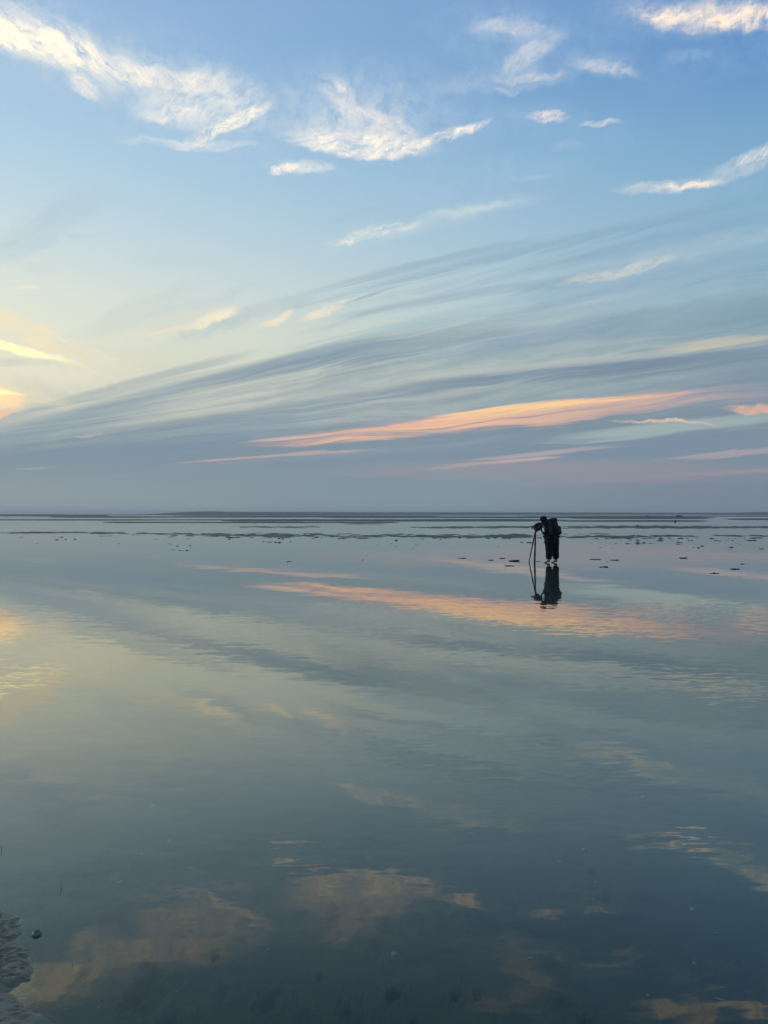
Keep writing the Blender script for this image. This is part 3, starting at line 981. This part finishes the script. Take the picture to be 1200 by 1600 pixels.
SHELLS = [(238, 1261, 16, 'pale flat shell farthest out in the water on the left side', 3, 'cockle', None),
          (265, 1315, 12, 'pale shell below the farthest left one', 4, 'cockle', None),
          (222, 1334, 7, 'small white shell left of and nearer than the pair of pale left shells', 5, 'cockle', None),
          (188, 1378, 9, 'pale shell nearest the two dark twigs on the left', 6, 'cockle', None),
          (738, 1302, 14, 'pale slender shell at middle right, lying across the view', 8, 'razor', None),
          (911, 1327, 12, 'pale rounded shell right of the slender middle shell', 9, 'cockle', None),
          (874, 1346, 9, 'faint small shell just left of the upright slender shell', 10, 'cockle', None),
          (930, 1378, 11, 'small slender white shell pointing away from the camera', 95, 'razor', None),
          (945, 1394, 12, 'dark shell below the slender shell that points away', 12, 'cockle', 'dark'),
          (1081, 1420, 14, 'white shell on dark water at the right, upper one of two', 13, 'cockle', None),
          (1117, 1457, 11, 'thin pale shell at the right, below the white one on dark water', 14, 'razor', None),
          (1084, 1504, 10, 'small pale shell at the lower right, above the slanting slender one', 15, 'cockle', None),
          (615, 1490, 13, 'pale ribbed shell near the bottom, just right of the picture middle', 16, 'cockle', None),
          (828, 1496, 11, 'dull grey shell between the ribbed middle shell and the right group', 17, 'cockle', None),
          (1124, 1560, 18, 'slanting slender shell in the lower right corner', -45, 'razor', None),
          (1012, 1554, 8, 'little white shell at the edge of the bottom right cloud reflection', 19, 'cockle', None),
          (104, 1576, 12, 'slender white shell close to the sandy corner', 2, 'razor', None),
          (155, 1573, 6, 'tiny white shell right of the slender one by the sandy corner', 21, 'cockle', None),
          (277, 1547, 5, 'tiny pale shell right of the big dark hollow', 22, 'cockle', None),
          (598, 1543, 5, 'tiny white shell on the lip of the dark middle hollow', 23, 'cockle', None),
          (420, 1483, 5, 'tiny pale shell under the brown cloud reflection', 24, 'cockle', None),
          (573, 1217, 8, 'faint far shell near the picture middle', 25, 'cockle', None),
          (1004, 1245, 8, 'faint far shell on the right side', 26, 'cockle', None),
          (1160, 1337, 6, 'tiny pale shell beside the right edge', 27, 'cockle', None)]
for (px, py, wpx, lab, sd_, kind_, mt) in SHELLS:
    shell(px, py, wpx, lab, sd_, kind_, M_DARKSHELL if mt else None)


def twig(px, py, hpx, label, seed):
    gx, gy = ground(px, py)
    h = hpx / F_MM * gy
    bm = bmesh.new()
    rnd = random.Random(seed)
    rings = []
    for i in range(6):
        t = i / 5
        cx_, cy_ = rnd.uniform(-.06, .06) * h + t * 0.25 * h, rnd.uniform(-.05, .05) * h
        r_ = h * (0.13 - 0.09 * t)
        rings.append([bm.verts.new((cx_ + r_ * cos(k * pi / 3), cy_ + r_ * sin(k * pi / 3), -0.035 + t * (h + 0.035))) for k in range(6)])
    for a, b in zip(rings, rings[1:]):
        for k in range(6):
            bm.faces.new((a[k], a[(k + 1) % 6], b[(k + 1) % 6], b[k]))
    bm.faces.new(rings[-1])
    o = bm_obj('twig', bm, M_WEED)
    o.location = (gx, gy, 0)
    return tag(o, label, 'twig', 'twigs poking out of the water')


twig(2, 1327, 6, 'small dark twig poking from the water at the left edge', 1)
twig(95, 1387, 6, 'small dark twig poking from the water above the sandy corner', 2)
twig(113, 1506, 5, 'dark stub poking up through the peach cloud reflection', 3)


# ------------------------------------------------------------------ photographer
def skin_mesh(name, joints, bones, mat, parent, root=0, sub=2):
    """joints: name -> (x, y, z, rx, ry); one continuous skinned surface."""
    names = list(joints)
    me = bpy.data.meshes.new(name)
    me.from_pydata([joints[n][:3] for n in names], [(names.index(a), names.index(b)) for a, b in bones], [])
    o = bpy.data.objects.new(name, me)
    COL.objects.link(o)
    sk_ = o.modifiers.new('Skin', 'SKIN')
    sk_.use_smooth_shade = True
    sk_.branch_smoothing = 0.3
    for i, n in enumerate(names):
        v_ = me.skin_vertices[0].data[i]
        j = joints[n]
        v_.radius = (j[3], j[4] if len(j) > 4 else j[3])
        v_.use_root = (i == root)
    ss = o.modifiers.new('Subsurf', 'SUBSURF')
    ss.levels = ss.render_levels = sub
    dg = bpy.context.evaluated_depsgraph_get()
    nm = bpy.data.meshes.new_from_object(o.evaluated_get(dg))
    nm.name = name
    o.modifiers.clear()
    o.data = nm
    nm.materials.clear()
    nm.materials.append(mat)
    nm.polygons.foreach_set('use_smooth', [True] * len(nm.polygons))
    if parent is not None:
        o.parent = parent
    return o


PX, PY_ = ground(862.5, 879.4)
person = empty('person', (PX, PY_, -0.012),
               'person in dark clothes and wide trousers, bent over a camera on a tripod', 'person')
Fv, Lv, Up = Vector((-0.75, 0.66, 0)), Vector((-0.66, -0.75, 0)), Vector((0, 0, 1))


def hand(j, bones, key, wrist, palm, fwd, side, up):
    """Palm, four unequal bent fingers and a thumb leaving the side of the palm."""
    j[key + 'palm'] = (*palm, 0.030, 0.020)
    bones.append((wrist, key + 'palm'))
    for i, (off, L) in enumerate(((-0.027, .062), (-0.009, .072), (0.009, .068), (0.027, .054))):
        k0 = palm + side * off + fwd * 0.045
        k1 = k0 + fwd * L * 0.5 - up * 0.008
        k2 = k1 + fwd * L * 0.35 - up * 0.028
        for n_, p_, r_ in ((f'{key}f{i}a', k0, .0105), (f'{key}f{i}b', k1, .009), (f'{key}f{i}c', k2, .007)):
            j[n_] = (*p_, r_, r_)
        bones += [(key + 'palm', f'{key}f{i}a'), (f'{key}f{i}a', f'{key}f{i}b'), (f'{key}f{i}b', f'{key}f{i}c')]
    t0 = palm - side * 0.034 + fwd * 0.004
    t1 = t0 - side * 0.022 + fwd * 0.028
    t2 = t1 + fwd * 0.026 - up * 0.012
    for n_, p_, r_ in ((key + 't0', t0, .013), (key + 't1', t1, .011), (key + 't2', t2, .008)):
        j[n_] = (*p_, r_, r_)
    bones += [(key + 'palm', key + 't0'), (key + 't0', key + 't1'), (key + 't1', key + 't2')]


V = Vector
pel, spi, che, nek = V((-.01, .0, .86)), V((-.07, .03, 1.03)), V((-.15, .08, 1.20)), V((-.205, .13, 1.325))
hed, crown = V((-.255, .170, 1.420)), V((-.250, .165, 1.472))
shL, shR = nek + Lv * .165 - Up * .06, nek - Lv * .165 - Up * .05
elL, elR = V((-.425, .15, 1.09)), V((-.29, .47, 1.27))
wrL, wrR = V((-.515, .275, 1.125)), V((-.43, .44, 1.245))
hipL, hipR = pel + Lv * .12 - Up * .03, pel - Lv * .12 - Up * .03
knL, knR = V((-.115, -.08, .46)), V((.125, .105, .45))
anL, anR = V((-.125, -.10, .09)), V((.160, .10, .09))
J = {'pel': (*pel, .14, .11), 'spi': (*spi, .13, .10), 'che': (*che, .15, .11), 'nek': (*nek, .058, .058),
     'hed': (*hed, .080, .092), 'crown': (*crown, .074, .086),
     'nose': (*(hed + Fv * .088 - Up * .005), .015, .013), 'nosetip': (*(hed + Fv * .108 - Up * .018), .010, .009),
     'chin': (*(hed + Fv * .062 - Up * .075), .034, .030),
     'shL': (*shL, .062, .062), 'elL': (*elL, .043, .043), 'wrL': (*wrL, .028, .026),
     'shR': (*shR, .062, .062), 'elR': (*elR, .043, .043), 'wrR': (*wrR, .028, .026),
     'hipL': (*hipL, .095, .095), 'knL': (*knL, .060, .060), 'clL': (*(knL * .6 + anL * .4), .056, .058), 'anL': (*anL, .036, .038),
     'hipR': (*hipR, .095, .095), 'knR': (*knR, .060, .060), 'clR': (*(knR * .6 + anR * .4), .056, .058), 'anR': (*anR, .036, .038)}
B = [('pel', 'spi'), ('spi', 'che'), ('che', 'nek'), ('nek', 'hed'), ('hed', 'crown'), ('hed', 'nose'), ('nose', 'nosetip'),
     ('hed', 'chin'), ('che', 'shL'), ('shL', 'elL'), ('elL', 'wrL'), ('che', 'shR'), ('shR', 'elR'), ('elR', 'wrR'),
     ('pel', 'hipL'), ('hipL', 'knL'), ('knL', 'clL'), ('clL', 'anL'), ('pel', 'hipR'), ('hipR', 'knR'), ('knR', 'clR'), ('clR', 'anR')]
for k, an in (('L', anL), ('R', anR)):
    heel, ball, toe = an - Up * .055 - Fv * .035, an + Fv * .105 - Up * .062, an + Fv * .175 - Up * .068
    J['heel' + k] = (*heel, .032, .030)
    J['ball' + k] = (*ball, .042, .026)
    J['toe' + k] = (*toe, .034, .016)
    B += [('an' + k, 'heel' + k), ('an' + k, 'ball' + k), ('ball' + k, 'toe' + k)]
dL = (V((-.50, .34, 1.15)) - elL).normalized()
hand(J, B, 'hL', 'wrL', wrL + V((-.025, .045, .012)), V((-.35, .80, .30)).normalized(), V((-.75, -.25, .6)).normalized(), V((.6, .3, .7)).normalized())
hand(J, B, 'hR', 'wrR', wrR + V((-.045, -.012, -.012)), V((-.85, -.15, -.35)).normalized(), V((-.35, .85, .2)).normalized(), V((.2, .1, .95)).normalized())
body = skin_mesh('body', J, B, M_SKIN, person)

JJ = {'hem': (-.01, .0, .76, .235, .215), 'pel': (*pel, .225, .20), 'spi': (*spi, .20, .17), 'che': (*che, .20, .165),
      'nek': (*(nek + Up * .005), .100, .100), 'shL': (*shL, .088, .085), 'elL': (*elL, .066, .066), 'wrL': (*wrL, .042, .042),
      'shR': (*shR, .088, .085), 'elR': (*elR, .066, .066), 'wrR': (*wrR, .042, .042)}
jacket = skin_mesh('jacket', JJ, [('hem', 'pel'), ('pel', 'spi'), ('spi', 'che'), ('che', 'nek'), ('che', 'shL'), ('shL', 'elL'),
                                  ('elL', 'wrL'), ('che', 'shR'), ('shR', 'elR'), ('elR', 'wrR')], M_JACKET, person, 1)
for nm_, a_, b_ in (('sleeve_cuff', elL, wrL), ('sleeve_cuff', elR, wrR)):
    skin_mesh(nm_, {'a': (*(a_ * .75 + b_ * .25), .070, .070), 'm': (*(a_ * .4 + b_ * .6), .060, .058), 'b': (*b_, .045, .045)},
              [('a', 'm'), ('m', 'b')], M_SLEEVE, person, 1, 1)
TJ = {'pel': (*(pel - Up * .04), .17, .15)}
TB = []
for k, hp, kn, an in (('L', hipL, knL, anL), ('R', hipR, knR, anR)):
    rnd = random.Random(ord(k))
    prev = 'pel'
    pts = [(hp - Up * .05, .195), (hp * .66 + kn * .34, .185), (hp * .33 + kn * .67, .150), (kn, .136), (kn * .72 + an * .28, .112),
           (kn * .45 + an * .55, .122), (kn * .2 + an * .8, .098), (an + Up * .035, .108)]
    for i, (p_, r_) in enumerate(pts):
        r_ *= 1 + rnd.uniform(-.06, .06)
        TJ[f'{k}{i}'] = (*p_, r_, r_)
        TB.append((prev, f'{k}{i}'))
        prev = f'{k}{i}'
trousers = skin_mesh('trousers', TJ, TB, M_TROUSER, person)
# hood round the head, open towards the camera the person looks into
bm = bmesh.new()
bmesh.ops.create_uvsphere(bm, u_segments=28, v_segments=18, radius=1.0)
kill = [v_ for v_ in bm.verts if v_.co.dot(V((0, 1, -0.35)).normalized()) > 0.62 or v_.co.z < -0.9]
bmesh.ops.delete(bm, geom=kill, context='VERTS')
for v_ in bm.verts:
    c_ = v_.co
    v_.co = V((c_.x * .110, c_.y * .128, c_.z * (.120 if c_.z > 0 else .165)))
hood = bm_obj('hood', bm, M_HAIR, person)
so = hood.modifiers.new('Solidify', 'SOLIDIFY')
so.thickness = 0.012
hood.location = hed + Up * .008 - Fv * .012
hood.rotation_euler = (rad(-14), 0, math.atan2(Fv.y, Fv.x) - pi / 2)
for s_ in (-1, 1):
    bm = bmesh.new()
    bmesh.ops.create_icosphere(bm, subdivisions=2, radius=.012)
    e_ = bm_obj('eye', bm, M_EYE, person)
    e_.location = hed + Fv * .080 + Lv * (.032 * s_) + Up * .018


def rounded_box(bm, size, bevel, mat4=None, seg=3):
    r_ = bmesh.ops.create_cube(bm, size=1.0)
    vs = r_['verts']
    for v_ in vs:
        v_.co = V((v_.co.x * size[0], v_.co.y * size[1], v_.co.z * size[2]))
    es = list({e for v_ in vs for e in v_.link_edges})
    res = bmesh.ops.bevel(bm, geom=es, offset=bevel, segments=seg, profile=0.6, affect='EDGES')
    allv = {v_ for f in res['faces'] for v_ in f.verts} | {v_ for v_ in vs if v_.is_valid}
    if mat4 is not None:
        for v_ in allv:
            v_.co = mat4 @ v_.co
    return allv


def cyl(bm, p0, p1, r0, r1, n=16, caps=True):
    p0, p1 = V(p0), V(p1)
    d = (p1 - p0).normalized()
    a = d.orthogonal().normalized()
    b = d.cross(a)
    R0 = [bm.verts.new(p0 + (a * cos(t) + b * sin(t)) * r0) for t in [2 * pi * k / n for k in range(n)]]
    R1 = [bm.verts.new(p1 + (a * cos(t) + b * sin(t)) * r1) for t in [2 * pi * k / n for k in range(n)]]
    for k in range(n):
        bm.faces.new((R0[k], R0[(k + 1) % n], R1[(k + 1) % n], R1[k]))
    if caps:
        bm.faces.new(R0[::-1])
        bm.faces.new(R1)


T = Matrix.Translation
# --- backpack: local x = across the back, y = away from the back, z = up
pack = empty('backpack', (PX + .085, PY_ - .085, 0.880), 'large black backpack worn on the back of the person at the tripod', 'backpack',
             rz=math.atan2(Fv.y, Fv.x) + pi / 2)
pack.rotation_euler = (rad(13), 0, math.atan2(Fv.y, Fv.x) + pi / 2)
bm = bmesh.new()
rounded_box(bm, (.34, .22, .44), .065, T((0, 0, .23)))
for v_ in bm.verts:                                  # a sagging, stuffed sack rather than a box
    t_ = v_.co.z / .46
    v_.co.x *= 1.04 - .16 * t_ ** 2
    v_.co.y *= 1.10 - .25 * t_
    v_.co += v_.normal * 0
bm_obj('main_bag', bm, M_PACK, pack)
bm = bmesh.new()
rounded_box(bm, (.30, .21, .10), .04, T((0, .0, .47)))
bm_obj('lid', bm, M_PACK, pack)
bm = bmesh.new()
rounded_box(bm, (.26, .075, .24), .03, T((0, -.13, .15)))
bm_obj('front_pocket', bm, M_PACK, pack)
for s_ in (-1, 1):
    bm = bmesh.new()
    rounded_box(bm, (.05, .13, .18), .02, T((s_ * .19, -.01, .11)))
    bm_obj('side_pocket', bm, M_PACK, pack)
    bm = bmesh.new()
    pts = [V((s_ * .10, .09, .40)), V((s_ * .115, .20, .43)), V((s_ * .125, .31, .36)), V((s_ * .14, .32, .22)), V((s_ * .16, .20, .10)), V((s_ * .16, .09, .06))]
    for a, b in zip(pts, pts[1:]):
        cyl(bm, a, b, .022, .022, 8)
    bm_obj('shoulder_strap', bm, M_PACK, pack)
# the local +y of the pack must look into the back (towards Fv)
pack.rotation_euler = (rad(-13), 0, math.atan2(Fv.y, Fv.x) - pi / 2)
pack.scale = (1.14, 1.14, 1.12)

# --- tripod
apex = V((PX - .475, PY_ + .30, 1.075))
tripod = empty('tripod', (apex.x, apex.y, 0), 'black tripod with three spread legs standing in the water before the person', 'tripod')
bm = bmesh.new()
cyl(bm, (0, 0, .93), (0, 0, 1.04), .014, .014)
cyl(bm, (0, 0, .985), (0, 0, 1.02), .036, .036)
bm_obj('centre_column', bm, M_CARBON, tripod)
bm = bmesh.new()
cyl(bm, (0, 0, 1.035), (0, 0, 1.06), .026, .026)
bmesh.ops.create_icosphere(bm, subdivisions=2, radius=.026, matrix=T((0, 0, 1.08)))
cyl(bm, (0, 0, 1.095), (0, 0, 1.108), .03, .03)
hd = bm_obj('ball_head', bm, M_CARBON, tripod)
bm = bmesh.new()
cyl(bm, (.02, 0, 1.08), (.06, -.03, 1.075), .008, .011, 10)
bm_obj('knob', bm, M_RUBBER, hd)
for px, py in ((826.2, 877.8), (834.5, 879.2), (836.0, 876.9)):
    gx, gy = ground(px, py)
    foot = V((gx - apex.x, gy - apex.y, -.03))
    top = V((foot.x * .05, foot.y * .05, 1.005))
    mid, mid2 = top.lerp(foot, .40), top.lerp(foot, .74)
    bm = bmesh.new()
    cyl(bm, top, mid, .0215, .0215, 12)
    cyl(bm, mid - (foot - top) * .02, mid + (foot - top) * .015, .025, .025, 12)
    cyl(bm, mid, mid2, .0190, .0190, 12)
    cyl(bm, mid2 - (foot - top) * .015, mid2 + (foot - top) * .012, .022, .022, 12)
    cyl(bm, mid2, foot, .0165, .0165, 12)
    lg = bm_obj('leg', bm, M_CARBON, tripod)
    bm = bmesh.new()
    cyl(bm, top.lerp(foot, .975), foot, .014, .018, 12)
    bm_obj('rubber_foot', bm, M_RUBBER, lg)

# --- camera: local y points where the lens looks
cam_th = empty('photo_camera', (apex.x, apex.y, 1.108), 'black camera with a lens on top of the tripod, held in both hands', 'camera')
cam_th.rotation_euler = (rad(-6), 0, math.atan2(Fv.y, Fv.x) - pi / 2)
bm = bmesh.new()
rounded_box(bm, (.150, .060, .105), .012, T((0, 0, .055)))
rounded_box(bm, (.038, .085, .100), .014, T((.062, .006, .055)))
rounded_box(bm, (.060, .070, .036), .010, T((0, .002, .120)))
bm_obj('camera_body', bm, M_BLACK, cam_th)
bm = bmesh.new()
cyl(bm, (0, .028, .055), (0, .085, .055), .038, .040, 24)
cyl(bm, (0, .085, .055), (0, .115, .055), .043, .043, 24)
ln = bm_obj('lens', bm, M_BLACK, cam_th)
bm = bmesh.new()
cyl(bm, (0, .108, .055), (0, .140, .055), .044, .050, 24, caps=False)
hdd = bm_obj('lens_hood', bm, M_BLACK, ln)
hdd.modifiers.new('Solidify', 'SOLIDIFY').thickness = .003
bm = bmesh.new()
cyl(bm, (0, .1145, .055), (0, .1175, .055), .037, .037, 24)
bm_obj('front_glass', bm, M_GLASS, ln)
bm = bmesh.new()
rounded_box(bm, (.034, .022, .026), .006, T((0, -.040, .118)))
bm_obj('eyepiece', bm, M_RUBBER, cam_th)
bm = bmesh.new()
cyl(bm, (.045, 0, .107), (.045, 0, .120), .011, .011, 16)
bm_obj('shutter_button', bm, M_BLACK, cam_th)
bm = bmesh.new()
cyl(bm, (-.048, 0, .107), (-.048, 0, .118), .015, .015, 16)
bm_obj('dial', bm, M_BLACK, cam_th)

# ------------------------------------------------------------------ sea air
m, t, b = material('sea_haze')
t.nodes.remove(b)
pv = t.nodes.new('ShaderNodeVolumePrincipled')
pv.inputs['Color'].default_value = (0.86, 0.93, 1.0, 1)
pv.inputs['Density'].default_value = 0.8e-4
pv.inputs['Anisotropy'].default_value = 0.0
t.links.new(pv.outputs[0], t.nodes['Material Output'].inputs['Volume'])
bm = bmesh.new()
bmesh.ops.create_cube(bm, size=1.0)
for v_ in bm.verts:
    v_.co = V((v_.co.x * 32000, v_.co.y * 32000, -1.2 + (v_.co.z + .5) * 50))
haze = bm_obj('haze', bm, m, smooth=False)
tag(haze, kind='stuff')
